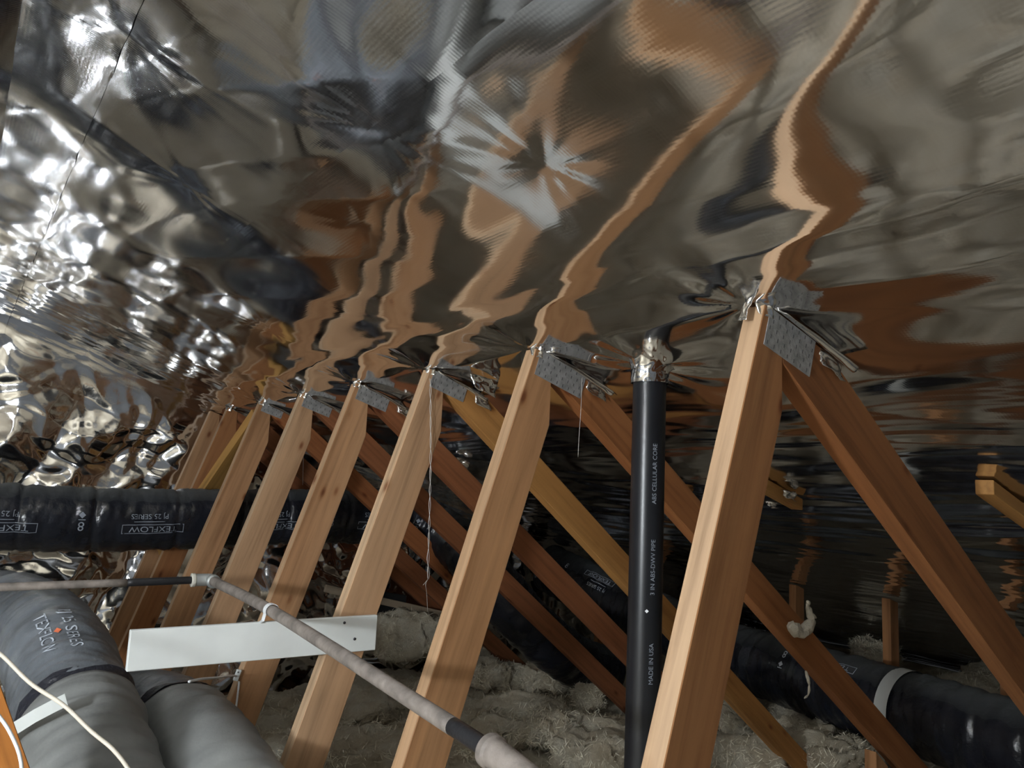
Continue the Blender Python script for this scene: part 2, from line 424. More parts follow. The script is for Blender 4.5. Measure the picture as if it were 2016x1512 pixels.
# ------------------------------------------------------------------ insulation
def ins_height(x, y):
    h = .22 + .055 * pn(x / .55, y / .5, 41) + .035 * pn(x / .21, y / .19, 42) + .014 * ridged(x / .09, y / .09, 43)
    crack = np.abs(pn(x / .75 + 4, y / .62 + 1, 44)); h -= .07 * np.exp(-crack / .035)
    cr2 = np.abs(pn(x / .38 + 8, y / .33 + 2, 45)); h -= .03 * np.exp(-cr2 / .05)
    h += .007 * pn(x / .03, y / .03, 46)
    return h
def insulation():
    y_end, x_end = WALLY - .16, XMAX - .25
    xs = np.concatenate([np.linspace(XMIN + .03, -.3, 40)[:-1], np.arange(-.3, 6.2, .016), np.linspace(6.2, x_end, 20)[1:]])
    ys = np.concatenate([np.linspace(YMIN + .03, .6, 50)[:-1], np.arange(.6, y_end, .016)])
    X, Y = np.meshgrid(xs, ys, indexing='ij')
    Z = np.maximum(.02, np.minimum(ins_height(X, Y), roof_z(X) - .06))
    o = grid_mesh('loose_insulation', np.stack([X, Y, Z], -1), INS)
    tag(o, 'lumpy beige fibreglass insulation covering the attic floor', 'insulation', kind='stuff')
    return o
BLANKET = insulation()
FUZZ = []

def chunk(label, c, size, rot, seed, tilt=0.):
    bm = bmesh.new(); bmesh.ops.create_cube(bm, size=1.0)
    bmesh.ops.subdivide_edges(bm, edges=list(bm.edges), cuts=21, use_grid_fill=True)
    rnd = Vector((seed * 3.7, seed * 1.3, seed * 7.1))
    for v in bm.verts:
        p = v.co * 2; k = (abs(p.x) ** 8 + abs(p.y) ** 8 + abs(p.z) ** 8) ** .125
        q = p / k * .5
        q = Vector((q.x * size[0], q.y * size[1], q.z * size[2]))
        n = mnoise.noise_vector(q * 5 + rnd) * .06 + mnoise.noise_vector(q * 14 + rnd) * .028 + mnoise.noise_vector(q * 38 + rnd) * .013 + mnoise.noise_vector(q * 90 + rnd) * .006
        v.co = q + n
    me = bpy.data.meshes.new('insulation_batt'); bm.to_mesh(me); bm.free()
    o = link('insulation_batt', me, INS, None, True); o.location = c; o.rotation_euler = (tilt, tilt * .6, rot)
    tag(o, label, 'insulation', 'torn insulation batts lying on the attic floor')
    Mx = Matrix.LocRotScale(o.location, o.rotation_euler, None)
    FUZZ.append((o, np.array([tuple(v.co) for v in me.vertices]), np.array([tuple(v.normal) for v in me.vertices])))
CH = [  # pixel x, y, relative z, size, rot, label
    (1090, 1330, -1.28, (.42, .30, .16), .4, 'pale insulation lump under the lower end of the black hanging duct'),
    (1160, 1365, -1.30, (.24, .22, .17), .9, 'small upright insulation tuft left of the vent pipe foot'),
    (970, 1330, -1.32, (.40, .34, .14), .2, 'grey-beige insulation lump right of the second web'),
    (1010, 1405, -1.33, (.62, .30, .13), -.4, 'long insulation batt above the gas pipe coupling'),
    (1090, 1440, -1.31, (.30, .26, .15), .7, 'torn cream insulation batt with a bright cut edge'),
    (1190, 1470, -1.30, (.50, .40, .14), .3, 'smooth insulation batt left of the nearest web'),
    (960, 1450, -1.33, (.44, .30, .12), .1, 'insulation batt half hidden behind the gas pipe coupling'),
    (700, 1400, -1.34, (.60, .45, .13), .3, 'broad insulation batt between the second and third webs'),
    (740, 1480, -1.34, (.55, .40, .13), -.2, 'insulation batt at the bottom edge left of the gas pipe'),
    (640, 1480, -1.36, (.35, .30, .12), .5, 'pale insulation batt beside the third web foot'),
    (1400, 1400, -1.28, (.35, .30, .20), .8, 'grey insulation lump right of the nearest web'),
    (1500, 1480, -1.30, (.45, .35, .15), .2, 'cream insulation batt under the amber diagonal web'),
    (1580, 1430, -1.30, (.50, .36, .14), .5, 'yellowish insulation batt below the long black duct'),
    (1650, 1490, -1.28, (.36, .34, .15), -.3, 'pale insulation batt at the bottom right below the web'),
    (820, 1225, -1.16, (.45, .30, .24), .2, 'large insulation lump beside the dark square opening'),
    (1720, 1290, -1.12, (.30, .28, .16), .3, 'insulation tuft behind the long duct near the short post'),
    (1930, 1350, -1.15, (.7, .30, .16), .1, 'insulation along the eave behind the duct at far right'),
    (620, 1180, -1.10, (.5, .25, .3), .0, 'greyish insulation heap against the gable wall behind the third web'),
]
for i, (px, py, zr, sz, rt, lab) in enumerate(CH):
    c = at_z(px, py, zr); c.y = min(c.y, WALLY - .32)
    chunk(lab, c, sz, rt, i + 1, .05 * ((i % 3) - 1))

# loose glass fibres standing off the fluffy surfaces
def fibres(parent, P, N, count, seed):
    rng = np.random.default_rng(seed)
    k = rng.integers(0, len(P), count); p = P[k] + rng.normal(0, .006, (count, 3)); n = N[k]
    d = rng.normal(0, 1, (count, 3)); d -= .75 * (d * n).sum(1)[:, None] * n; d /= np.linalg.norm(d, axis=1)[:, None]
    ln = rng.uniform(.012, .05, count)[:, None]; wd = rng.uniform(.0005, .0016, count)[:, None]
    side = np.cross(d, n + .01); side /= np.linalg.norm(side, axis=1)[:, None] + 1e-9
    p1 = p + d * ln * .5 + n * ln * .22; p2 = p + d * ln + n * ln * rng.uniform(-.05, .25, (count, 1))
    V = np.stack([p - side * wd, p + side * wd, p1 - side * wd, p1 + side * wd, p2], 1).reshape(-1, 3)
    b = np.arange(count)[:, None] * 5
    Q = (b + np.array([[0, 1, 3, 2]])).tolist(); T = (b + np.array([[2, 3, 4]])).tolist()
    me = bpy.data.meshes.new('fibres'); me.from_pydata(V.tolist(), [], Q + T); me.update()
    o = link('fibres', me, FIBRE, parent); o['kind'] = 'stuff'
rng0 = np.random.default_rng(5)
fx = rng0.uniform(.5, 5.0, 60000); fy = rng0.uniform(1.2, 5.0, 60000)
fz = np.minimum(ins_height(fx, fy), roof_z(fx) - .06)
e = .01
fn = np.stack([-(ins_height(fx + e, fy) - fz) / e, -(ins_height(fx, fy + e) - fz) / e, np.ones_like(fx)], 1); fn /= np.linalg.norm(fn, axis=1)[:, None]
fibres(BLANKET, np.stack([fx, fy, fz], 1), fn, 45000, 1)
for k_, (o_, P_, N_) in enumerate(FUZZ): fibres(o_, P_, N_, 1500, 10 + k_)

# ------------------------------------------------------------------ trusses
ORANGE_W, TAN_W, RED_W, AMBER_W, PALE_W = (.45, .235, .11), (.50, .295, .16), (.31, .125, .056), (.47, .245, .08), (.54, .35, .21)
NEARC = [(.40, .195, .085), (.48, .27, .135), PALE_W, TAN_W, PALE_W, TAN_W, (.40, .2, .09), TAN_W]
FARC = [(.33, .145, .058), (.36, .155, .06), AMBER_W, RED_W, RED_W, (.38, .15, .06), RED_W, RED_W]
TL = ['nearest roof truss with an orange web standing right of the vent pipe',
      'second roof truss, its orange web crossing the gas pipe left of the vent pipe',
      'third roof truss, its web carrying the white board and the hanging wire',
      'fourth roof truss, its web rising behind the white board clamp',
      'fifth roof truss, its pale web rising just right of the pipe elbow',
      'sixth roof truss, last web passing in front of the black duct',
      'seventh roof truss, dim web hidden behind the black duct',
      'rearmost roof truss standing close to the crumpled foil wall']
TH = .050
def near_poly():
    lx, lz = NODEX, .40 + H
    d = Vector((-.33, -1.0)).normalized(); n = Vector((-d.y, d.x))
    if n.x < 0: n = -n
    W = .125
    A = Vector((lx, lz)) - d * .3; L = 2.6
    poly = [tuple(A), tuple(A + d * L), tuple(A + d * L + n * W), tuple(A + n * W)]
    poly = clip(poly, (0, ROOF0 - .004), (PITCH, 1)); poly = clip(poly, (1.395, 0), (1, 0)); poly = clip(poly, (0, .03), (0, -1))
    return poly, (d.x, d.y)
def far_poly(c0, k, W):
    """lower edge: x = c0 - k*(z - H)"""
    d = Vector((k, -1.0)).normalized(); n = Vector((-d.y, d.x))
    if n.x < 0: n = -n
    A = Vector((c0 - k * .32, .32 + H)) - d * .3; L = 3.6
    poly = [tuple(A), tuple(A + d * L), tuple(A + d * L + n * W), tuple(A + n * W)]
    poly = clip(poly, (0, ROOF0 - .006), (PITCH, 1)); poly = clip(poly, (1.3965, 0), (-1, 0)); poly = clip(poly, (0, .03), (0, -1))
    return poly, (d.x, d.y)
def crumple_patch(name, pts, parent, mat=FOILC, seed=0, amp=.006, n=9, origin=None):
    """a small crumpled foil patch over a quad of 3-D corner points"""
    a, b, c, d = [np.array(p, float) for p in pts]
    u = np.linspace(0, 1, n)[:, None, None]; v = np.linspace(0, 1, n)[None, :, None]
    P = (a * (1 - u) + b * u) * (1 - v) + (d * (1 - u) + c * u) * v
    nn = np.cross(b - a, d - a); nn = nn / (np.linalg.norm(nn) + 1e-9)
    U, V = np.meshgrid(np.linspace(0, 1, n), np.linspace(0, 1, n), indexing='ij')
    hh = amp * (1.2 * ridged(U * 1.5 + seed, V * 1.4, seed) + .35 * pn(U * 3.5, V * 3.5 + seed, seed + 5))
    P = P + hh[..., None] * nn[None, None, :]
    o = grid_mesh(name, P, mat, parent, origin=tuple(a) if origin is None else origin, smooth=True)
    sm = o.modifiers.new('thickness', 'SOLIDIFY'); sm.thickness = .0006
    return o
plate_me = None
def connector_plate(parent, x0, ln, hgt, yf, below):
    """galvanised tooth plate lying along the roof line"""
    ca, sa = 1 / math.hypot(1, PITCH), PITCH / math.hypot(1, PITCH)
    o0 = (x0, yf, roof_z(x0) - below)
    bm = bmesh.new()
    vs = [bm.verts.new((x, y, z)) for y in (0, -.0022) for (x, z) in ((0, 0), (ln, 0), (ln, -hgt), (0, -hgt))]
    for f in ((3, 2, 1, 0), (4, 5, 6, 7), (0, 1, 5, 4), (1, 2, 6, 5), (2, 3, 7, 6), (3, 0, 4, 7)): bm.faces.new([vs[i] for i in f])
    bmesh.ops.recalc_face_normals(bm, faces=bm.faces)
    me = bpy.data.meshes.new('connector_plate'); bm.to_mesh(me); bm.free()
    o = link('connector_plate', me, GALV, parent); put(o, o0); o.rotation_euler = (0, math.atan(PITCH), 0)
    bm = bmesh.new()
    nx, nz = int(ln / .022), max(2, int(hgt / .017))
    for i in range(nx):
        for j in range(nz):
            cx = (i + .5) * ln / nx + (.004 if j % 2 else -.004); cz = -(j + .5) * hgt / nz
            q = [bm.verts.new((cx + sx * .0013, -.0026, cz + sz * .0045)) for sx, sz in ((-1, -1), (1, -1), (1, 1), (-1, 1))]
            q2 = [bm.verts.new((v.co.x, -.0018, v.co.z)) for v in q]
            bm.faces.new(q)
            for k in range(4): bm.faces.new((q[k], q2[k], q2[(k + 1) % 4], q[(k + 1) % 4]))
    me = bpy.data.meshes.new('tooth_slots'); bm.to_mesh(me); bm.free()
    s = link('tooth_slots', me, SLOT, o); s['kind'] = 'stuff'
    return o
NP, ND = near_poly()
trusses = []
for n, ty in enumerate(TA):
    root = empty('roof_truss', (1.0, ty - TH / 2, 0)); tag(root, TL[n], 'truss', 'row of roof trusses'); trusses.append(root)
    wb = plank('web_board', NP, ty - TH, ty, ND, WOOD, root, NEARC[n])
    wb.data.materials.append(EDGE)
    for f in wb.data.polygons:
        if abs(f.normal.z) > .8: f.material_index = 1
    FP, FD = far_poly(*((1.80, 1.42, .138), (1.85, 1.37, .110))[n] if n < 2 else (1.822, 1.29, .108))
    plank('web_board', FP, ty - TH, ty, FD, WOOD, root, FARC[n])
    # upper chord above the foil and lower chord in the insulation
    plank('top_chord', [(0.0, roof_z(0) + .012), (XMAX - .3, roof_z(XMAX - .3) + .012), (XMAX - .3, roof_z(XMAX - .3) + .085), (0.0, roof_z(0) + .085)], ty - TH, ty, (1, -PITCH), WOOD, root, TAN_W)
    plank('bottom_chord', [(-3.9, .005), (7.0, .005), (7.0, .09), (-3.9, .09)], ty - TH, ty, (1, 0), WOOD, root, TAN_W)
    if n in (0, 1, 2):
        x0 = 2.40; x1 = (2.9, 2.66, 2.72)[n]
        plank('splice_board', [(x0, roof_z(x0) - .006), (x0, roof_z(x0) - .048), (x1, roof_z(x1) - .048), (x1, roof_z(x1) - .006)], ty - TH, ty, (1, -PITCH), WOOD, root, AMBER_W)
    if 1 <= n <= 6:
        plank('post', [(4.46, .03), (4.55, .03), (4.55, roof_z(4.55) - .012), (4.46, roof_z(4.46) - .012)], ty - TH, ty, (0, 1), WOOD, root, ORANGE_W)
    if n == 1:
        plank('post', [(3.16, .03), (3.25, .03), (3.25, .53), (3.16, .60)], ty - TH, ty, (0, 1), WOOD, root, ORANGE_W)
    yf = ty - TH - .0005
    if n <= 5:
        ln, hg = [(.17, .085), (.185, .075), (.15, .06), (.15, .065), (.15, .06), (.12, .05), 0][n]
        connector_plate(root, 1.352, ln, hg, yf, .004)

# loose foil flaps hanging at the joints: cut edges of the lining
def P3(x, y, below): return (x, y, roof_z(x) - below)
for n in range(0, 7):
    y = TA[n] - TH
    s = 1.0 if n < 2 else .8
    crumple_patch('foil_flap', [P3(1.36, y - .004, .0), P3(1.36 + .24 * s, y - .006, -.004), P3(1.36 + .25 * s, y - .055, .035), P3(1.37, y - .03, .012)], ceiling, seed=n + 1, amp=.003, n=14)
    if n < 6:
        Pr = Path([P3(1.362, y - .012, .004), P3(1.362 + .12 * s, y - .026, .014), P3(1.362 + .235 * s, y - .046, .034)], .006)
        tube('foil_roll', Pr, lambda q, t: .0025 + .028 * s * q * (1 + .25 * pn(q / .03, t / 2., 5)), FOILC, ceiling, 14)
    crumple_patch('foil_flap', [P3(1.30 + .23, y - .006, .010), P3(1.30 + .23 + .07 * s, y - .008, .008), P3(1.33 + .21 + .07 * s, y - .018, .055), P3(1.33 + .20, y - .012, .05)], ceiling, seed=n + 11, amp=.008, n=8)
    crumple_patch('foil_flap', [P3(1.325, y + .02, -.002), P3(1.352, y - .006, -.002), P3(1.352, y - .010, .028 * s), P3(1.322, y + .005, .03 * s)], ceiling, seed=n + 21, amp=.004, n=7)
crumple_patch('foil_flap', [P3(1.318, TA[0] - .012, -.004), P3(1.318, TA[0] - .030, -.004), P3(1.292, TA[0] - .032, .055), P3(1.292, TA[0] - .010, .055)], ceiling, seed=51, amp=.004, n=8)
# torn glinting scraps low on the slope
for k, (px, py, s) in enumerate(((905, 900, .10), (1548, 962, .07), (1515, 985, .05), (508, 925, .14), (945, 735, .12), (1062, 1080, .06))):
    r = ray(px, py); t = (ROOF0 - H) / (r.z + PITCH * r.x) * .985
    p = r * t; p.z += H
    crumple_patch('foil_scrap', [p + Vector((-s * .3, 0, 0)), p + Vector((s * .6, -.01, -.12 * s)), p + Vector((s * .5, -.02, -.65 * s)), p + Vector((-s * .15, -.01, -.4 * s))], ceiling, seed=70 + k, amp=.012, n=10)

# diagonal brace and a left-hand timber
def square_timber(name, p0, p1, wid, thk, side, mat, parent, color):
    p0, p1 = Vector(p0), Vector(p1); ax = (p1 - p0).normalized(); sd = Vector(side); sd = (sd - ax * sd.dot(ax)).normalized(); up = ax.cross(sd)
    L = (p1 - p0).length
    bm = bmesh.new(); bmesh.ops.create_cube(bm, size=1.0)
    for v in bm.verts: v.co = Vector(((v.co.x + .5) * L, v.co.y * wid, v.co.z * thk))
    bmesh.ops.bevel(bm, geom=list(bm.edges), offset=.002, segments=1, affect='EDGES')
    me = bpy.data.meshes.new(name); bm.to_mesh(me); bm.free()
    o = link(name, me, mat, parent); o.matrix_world = Matrix.Translation(p0) @ Matrix((ax, sd, up)).transposed().to_4x4()
    o.color = (*color, 1); return o
o = square_timber('diagonal_brace', (1.385, 4.27, roof_z(1.385) - .045), at_y(330, 1085, 5.12), .125, .050, (1, 0, .3), WOOD, None, (.56, .34, .11))
tag(o, 'amber diagonal brace slanting down behind the black duct near the foil wall', 'brace')
p0 = at_y(-62, 1330, 2.15); p1 = at_y(6, 1530, 2.0)
o = square_timber('stud', p0, p1 + (p1 - p0) * .7, .09, .04, (1, 0, 0), WOOD, None, (.55, .22, .05))
tag(o, 'orange wooden stud at the lower left corner behind the white cable', 'stud')

# ------------------------------------------------------------------ ducts
def duct_radius(r, seed, amp=.006, rings=(), per=.11):
    def f(s, th):
        R = np.full(s.shape, r)
        R = R + amp * .5 * np.sin(2 * np.pi * s / per + 1.5 * np.sin(th + seed)) * .6
        R = R + amp * pn(s / .09 + seed, np.cos(th) * 1.5 + np.sin(th) * .7, seed)
        R = R + amp * .55 * ridged(s / .045 + .4 * np.sin(th * 2 + seed), th / 1.2, seed + 3) + amp * .4 * ridged(s / .022 + .9 * np.sin(th + seed), th / .7, seed + 4)
        for c, d, wd in rings: R = R - d * np.exp(-((s - c + .012 * np.sin(th * 2 + c)) / wd) ** 2)
        return R
    return f
def text_mesh(body, size):
    cu = bpy.data.curves.new('t', 'FONT'); cu.body = body; cu.size = size; cu.align_x = 'CENTER'; cu.align_y = 'CENTER'; cu.resolution_u = 3
    ob = bpy.data.objects.new('t', cu); COL.objects.link(ob)
    dg = bpy.context.evaluated_depsgraph_get(); me = bpy.data.meshes.new_from_object(ob.evaluated_get(dg))
    V = [v.co.copy() for v in me.vertices]; F = [list(p.vertices) for p in me.polygons]
    bpy.data.objects.remove(ob); bpy.data.curves.remove(cu); bpy.data.meshes.remove(me)
    return V, F
def wrap(name, V, F, path, s0, th0, r, mat, parent, rot=0., off=.003, rf=None):
    out = []
    c, s_ = math.cos(rot), math.sin(rot)
    for v in V:
        x, y = v.x * c - v.y * s_, v.x * s_ + v.y * c
        C, T, S, U = path.frame(min(max(s0 + x, path.s[0]), path.s[-1])); th = th0 + y / r
        rr = (float(rf(np.array([[s0 + x]]), np.array([[th % (2 * math.pi)]]))[0, 0]) if rf else r) + off
        out.append(C + rr * (math.cos(th) * S + math.sin(th) * U))
    return mesh(name, out, F, mat, parent)
def box_outline(wd, hg, t):
    V, F = [], []
    def bar(x0, y0, x1, y1):
        k = len(V); nx = max(1, int((x1 - x0) / .03)); ny = max(1, int((y1 - y0) / .03))
        if x1 - x0 > y1 - y0:
            for i in range(nx + 1): V.append(Vector((x0 + (x1 - x0) * i / nx, y0, 0))); V.append(Vector((x0 + (x1 - x0) * i / nx, y1, 0)))
            for i in range(nx): F.append([k + 2 * i, k + 2 * i + 2, k + 2 * i + 3, k + 2 * i + 1])
        else:
            for i in range(ny + 1): V.append(Vector((x0, y0 + (y1 - y0) * i / ny, 0))); V.append(Vector((x1, y0 + (y1 - y0) * i / ny, 0)))
            for i in range(ny): F.append([k + 2 * i, k + 2 * i + 1, k + 2 * i + 3, k + 2 * i + 2])
    a, b = wd / 2, hg / 2
    bar(-a, -b, a, -b + t); bar(-a, b - t, a, b); bar(-a, -b, -a + t, b); bar(a - t, -b, a, b)
    return V, F
def diamond(sz):
    V = [Vector((0, sz, 0)), Vector((-sz, 0, 0)), Vector((0, -sz, 0)), Vector((sz, 0, 0)), Vector((-sz, sz * 1.25, 0)), Vector((sz, sz * 1.25, 0)), Vector((sz, sz * 1.5, 0)), Vector((-sz, sz * 1.5, 0))]
    return V, [[0, 1, 2, 3], [4, 5, 6, 7]]
def print_duct(root, path, r, units, dth, rot, PRINT=None, rf=None):
    """units: arc positions of each printed block; the print runs upside down along the duct"""
    PRINT = PRINT or globals()['PRINT']
    for s0 in units:
        V, F = text_mesh('TEXFLOW', .040)
        kx = 1.25
        for v in V: v.x *= kx
        wrap('printed_word', V, F, path, s0, dth - .26, r, PRINT, root, rot, rf=rf)
        V, F = box_outline(.30, .046, .003); wrap('printed_box', V, F, path, s0, dth - .26, r, PRINT, root, rot, rf=rf)
        V, F = text_mesh('PJ 25 SERIES', .036); wrap('printed_word', V, F, path, s0 - .02, dth + .14, r, PRINT, root, rot, rf=rf)
        V, F = box_outline(.15, .0032, .0016); wrap('printed_line', V, F, path, s0 - .02, dth - .03, r, PRINT, root, rot, rf=rf)
        V, F = text_mesh('8', .062); wrap('printed_number', V, F, path, s0 + .33, dth - .16, r, PRINT, root, rot, rf=rf)
        V, F = diamond(.016); wrap('printed_diamond', V, F, path, s0 + .33, dth + .16, r, PRINT, root, rot, rf=rf)

# black duct across the view, bending down between the webs
pA = Path([(-1.0, 4.46, H - .24), (.2, 4.47, H - .255), (.7, 4.49, H - .265), (1.3, 4.50, H - .25), (1.9, 4.50, H - .235), (2.28, 4.47, H - .245), (2.52, 4.33, H - .275), (2.68, 4.12, H - .41), (2.84, 3.96, H - .64), (3.08, 3.90, H - .88), (3.42, 3.90, H - 1.10), (3.75, 3.92, H - 1.22)], .012)
rA = .160
dA = empty('flexible_duct', (1.3, 4.5, 0)); tag(dA, 'black flexible duct crossing the left and bending down between the webs', 'duct')
ringsA = [(s, .012, .012) for s in (.95, 1.30, 1.62, 2.02, 2.36, 2.62, 3.0, 3.42)] + [(3.5, .02, .03), (3.62, .018, .02)]
rfA = duct_radius(rA, 3, .0065, ringsA)
tube('duct_sleeve', pA, rfA, BLACKF, dA, 64)
print_duct(dA, pA, rA, [1.22, 1.89, 2.55, 3.2], .02, math.pi, rf=rfA)

# long black duct along the eave
pB = Path([(3.80, .2, H - 1.07), (3.95, .95, H - 1.07), (4.06, 1.84, H - 1.05), (4.24, 2.82, H - 1.045), (4.33, 3.36, H - 1.03), (4.32, 4.1, H - .91), (4.24, 4.75, H - .76), (4.19, 5.10, H - .67)], .012)
rB = .195
dB = empty('flexible_duct', (4.2, 2.8, 0)); tag(dB, 'long black flexible duct lying on the insulation along the eave at right', 'duct')
rfB = duct_radius(rB, 8, .008, [(.9, .012, .015), (1.9, .012, .015), (2.5, .012, .015), (3.1, .012, .02), (3.9, .02, .02)])
tube('duct_sleeve', pB, rfB, BLACKF, dB, 64)
def sB(y): return float(np.interp(y, pB.c[:, 1], pB.s))
for yy, wd, m_ in ((2.07, .045, STRAP), (3.98, .05, GREYF)):
    tube('duct_tie', pB, rB + .008, m_, dB, 40, s0=sB(yy) - wd, s1=sB(yy) + wd, cap=False)
print_duct(dB, pB, rB, [sB(2.42), sB(3.42), sB(4.50)], math.pi - .62, 0, PRINTB, rf=rfB)

# two grey ducts in the lower left
pC = Path([at(-90, 1208, 3.15), at(0, 1208, 2.98), at(62, 1228, 2.84), at(112, 1290, 2.56), at(140, 1370, 2.36), at(168, 1470, 2.14), at(196, 1590, 1.96), at(225, 1720, 1.8)], .01)
dC = empty('flexible_duct', (pC.c[30][0], pC.c[30][1], 0)); tag(dC, 'grey flexible duct at lower left with printed glossy upper sleeve', 'duct')
def s_at(path, px, py):                     # arc position whose projection is nearest to a point in view
    d = ray(px, py).normalized(); d = np.array(d); q = path.c - np.array((0, 0, H))
    return float(path.s[np.argmin(np.linalg.norm(np.cross(q, d[None, :]), axis=1) / np.linalg.norm(q, axis=1))])
sj = s_at(pC, 158, 1425)
rC = .156
rfC = duct_radius(rC, 12, .006, [(sj - .02, .02, .02)])
tube('upper_sleeve', pC, rfC, SILVF, dC, 64, s0=0, s1=sj)
tube('lower_sleeve', pC, duct_radius(rC * 1.03, 14, .007, [], .07), GREYF, dC, 48, s0=sj - .005, s1=pC.s[-1])
tube('duct_tie', pC, duct_radius(rC * 1.005, 15, .010), TIE, dC, 48, s0=sj - .06, s1=sj + .004, cap=False)
hs = [(128, 1376, 2.0), (100, 1390, 1.99), (66, 1408, 1.98), (28, 1432, 1.99), (-60, 1490, 2.02)]
V = []; F = []
for i, (px, py, t_) in enumerate(hs):
    V += [at(px, py - 11, t_), at(px + 6, py + 13, t_)]
    if i: F.append((2 * i - 2, 2 * i - 1, 2 * i + 1, 2 * i))
o = mesh('hanging_strap', V, F, STRAP, dC); o.modifiers.new('thickness', 'SOLIDIFY').thickness = .002
sp = s_at(pC, 126, 1328)
V, F = text_mesh('PJ 25 SERIES', .048); wrap('printed_word', V, F, pC, sp, math.pi * .5 - .05, rC, PRINTB, dC, 0, .004, rf=rfC)
V, F = text_mesh('TEXFLOW', .05); wrap('printed_word', V, F, pC, sp, math.pi * .5 - .50, rC, PRINTB, dC, 0, .004, rf=rfC)
V, F = diamond(.011); wrap('orange_sticker', V[:4], F[:1], pC, sp, math.pi * .5 - .28, rC, ORANGE, dC, 0, .005, rf=rfC)

pD = Path([at(120, 1420, 3.4), at(210, 1402, 3.05), at(285, 1402, 2.72), at(345, 1432, 2.48), at(400, 1490, 2.27), at(455, 1580, 2.08), at(520, 1700, 1.9)], .01)
dD = empty('flexible_duct', (pD.c[30][0], pD.c[30][1], 0)); tag(dD, 'plump grey flexible duct under the white board', 'duct')
sk = s_at(pD, 352, 1440); rD = .145
tube('upper_sleeve', pD, duct_radius(rD * .98, 22, .006, [(sk - .02, .012, .015)]), SILVF, dD, 48, s0=0, s1=sk)
tube('lower_sleeve', pD, duct_radius(rD * 1.03, 24, .005, [(sk + .12, .006, .02)], .13), GREYF, dD, 48, s0=sk - .005, s1=pD.s[-1])
tube('duct_tie', pD, duct_radius(rD * 1.0, 25, .010), TIE, dD, 48, s0=sk - .05, s1=sk + .004, cap=False)

# ------------------------------------------------------------------ vent pipe
vx, vy = PIPE_XY
vp = empty('vent_pipe', (vx, vy, .03)); tag(vp, 'black plastic vent pipe rising through the foil with a foil collar', 'pipe')
pV = Path([(vx, vy, .03), (vx, vy, .8), (vx, vy, 1.4), (vx, vy, roof_z(vx) + .06)], .02, up=(0, 1, 0))
rV = .0445
tube('pipe', pV, rV, ABS, vp, 48)
def collar(s, th):
    u = (s - s.min()) / (s.max() - s.min())
    return rV + .003 + .011 * np.abs(pn(np.cos(th) * 2.6 + 5, np.sin(th) * 2.6 + s / .035, 71)) * (.25 + u) + .004 * ridged(np.cos(th) * 6, np.sin(th) * 6 + s / .02, 72) + .075 * np.clip(u - .5, 0, 1) ** 1.6
sc_ = roof_z(vx) - .03
pV2 = Path([(vx, vy, .03), (vx, vy, .8), (vx, vy, 1.4), (vx, vy, roof_z(vx) + .06)], .006, up=(0, 1, 0))
tube('foil_collar', pV2, collar, FOILC, vp, 48, s0=sc_ - .062, s1=sc_ + .028, cap=False)
fc, ft, fs, fu = pV.frame(1.0)
cam_dir = math.atan2(np.dot(np.array((-vx, -vy, 0)), fu), np.dot(np.array((-vx, -vy, 0)), fs))
for body, zc in (('ABS CELLULAR CORE', 1.65), ('3 IN ABS-DWV PIPE', 1.41), ('MADE IN USA', 1.17)):
    V, F = text_mesh(body, .0165); wrap('printed_word', V, F, pV, zc - .03, cam_dir - .42, rV, PRINT, vp, 0, .0008)
V, F = diamond(.005); wrap('paint_fleck', V[:4], F[:1], pV, 1.27, cam_dir - .1, rV, CABLEW, vp, 0, .001)

# ------------------------------------------------------------------ white board, gas pipe
bx0, bx1 = .447, 1.183; byf = TA[2] - TH - .001
bd = empty('white_board', (.8, byf, 1.05)); tag(bd, 'white painted board screwed across the third web under the gas pipe', 'board')
bz = H - .435
plank('board', [(bx0, bz - .104), (bx1, bz - .110), (bx1, bz), (bx0, bz + .004)], byf - .019, byf, (1, 0), WHITEP, bd, bev=.002)
for px, py in ((678, 1226), (698, 1258)):
    q = at_y(px, py, byf - .0195)
    simple_tube('screw', [(q.x, q.y - .0012, q.z), (q.x, q.y + .004, q.z)], .0045, SCREW, bd, 10, .002, up=(0, 0, 1))
gp = empty('gas_pipe', (.83, 2.0, 1.1)); tag(gp, 'dusty steel gas pipe turning at an elbow and running over the white board', 'pipe')
gx = .831
E0 = Vector((gx, 3.0, H - .393)); C0 = Vector((gx, byf - .01, H - .402)); K0 = Vector((gx, 1.285, H - .458)); K1 = Vector((gx, 1.155, H - .466)); K2 = Vector((gx - .003, 1.03, H - .474))
simple_tube('long_run', [E0, C0, K0], .0172, STEEL, gp, 20, .03)
simple_tube('bare_section', [K0, K1], .0168, DARKST, gp, 20, .02)
simple_tube('side_run', [(-1.2, 3.0, H - .397), (.55, 3.0, H - .394)], .0135, STEEL, gp, 18, .05)
simple_tube('side_run', [(.55, 3.0, H - .394), (gx - .03, 3.0, H - .393)], .0136, DARKST, gp, 18, .02)
# elbow
el = simple_tube('elbow', [(gx - .055, 3.0, H - .393), (gx - .03, 3.0, H - .393), (gx - .006, 2.996, H - .393), (gx, 2.985, H - .393), (gx, 2.955, H - .394)], .0225, ELBOW, gp, 20, .006)
simple_tube('sealant_ring', [(gx - .066, 3.0, H - .393), (gx - .052, 3.0, H - .393)], .0245, PUTTY, gp, 18, .004)
simple_tube('elbow_rim', [(gx, 2.962, H - .394), (gx, 2.945, H - .394)], .0245, ELBOW, gp, 18, .004)
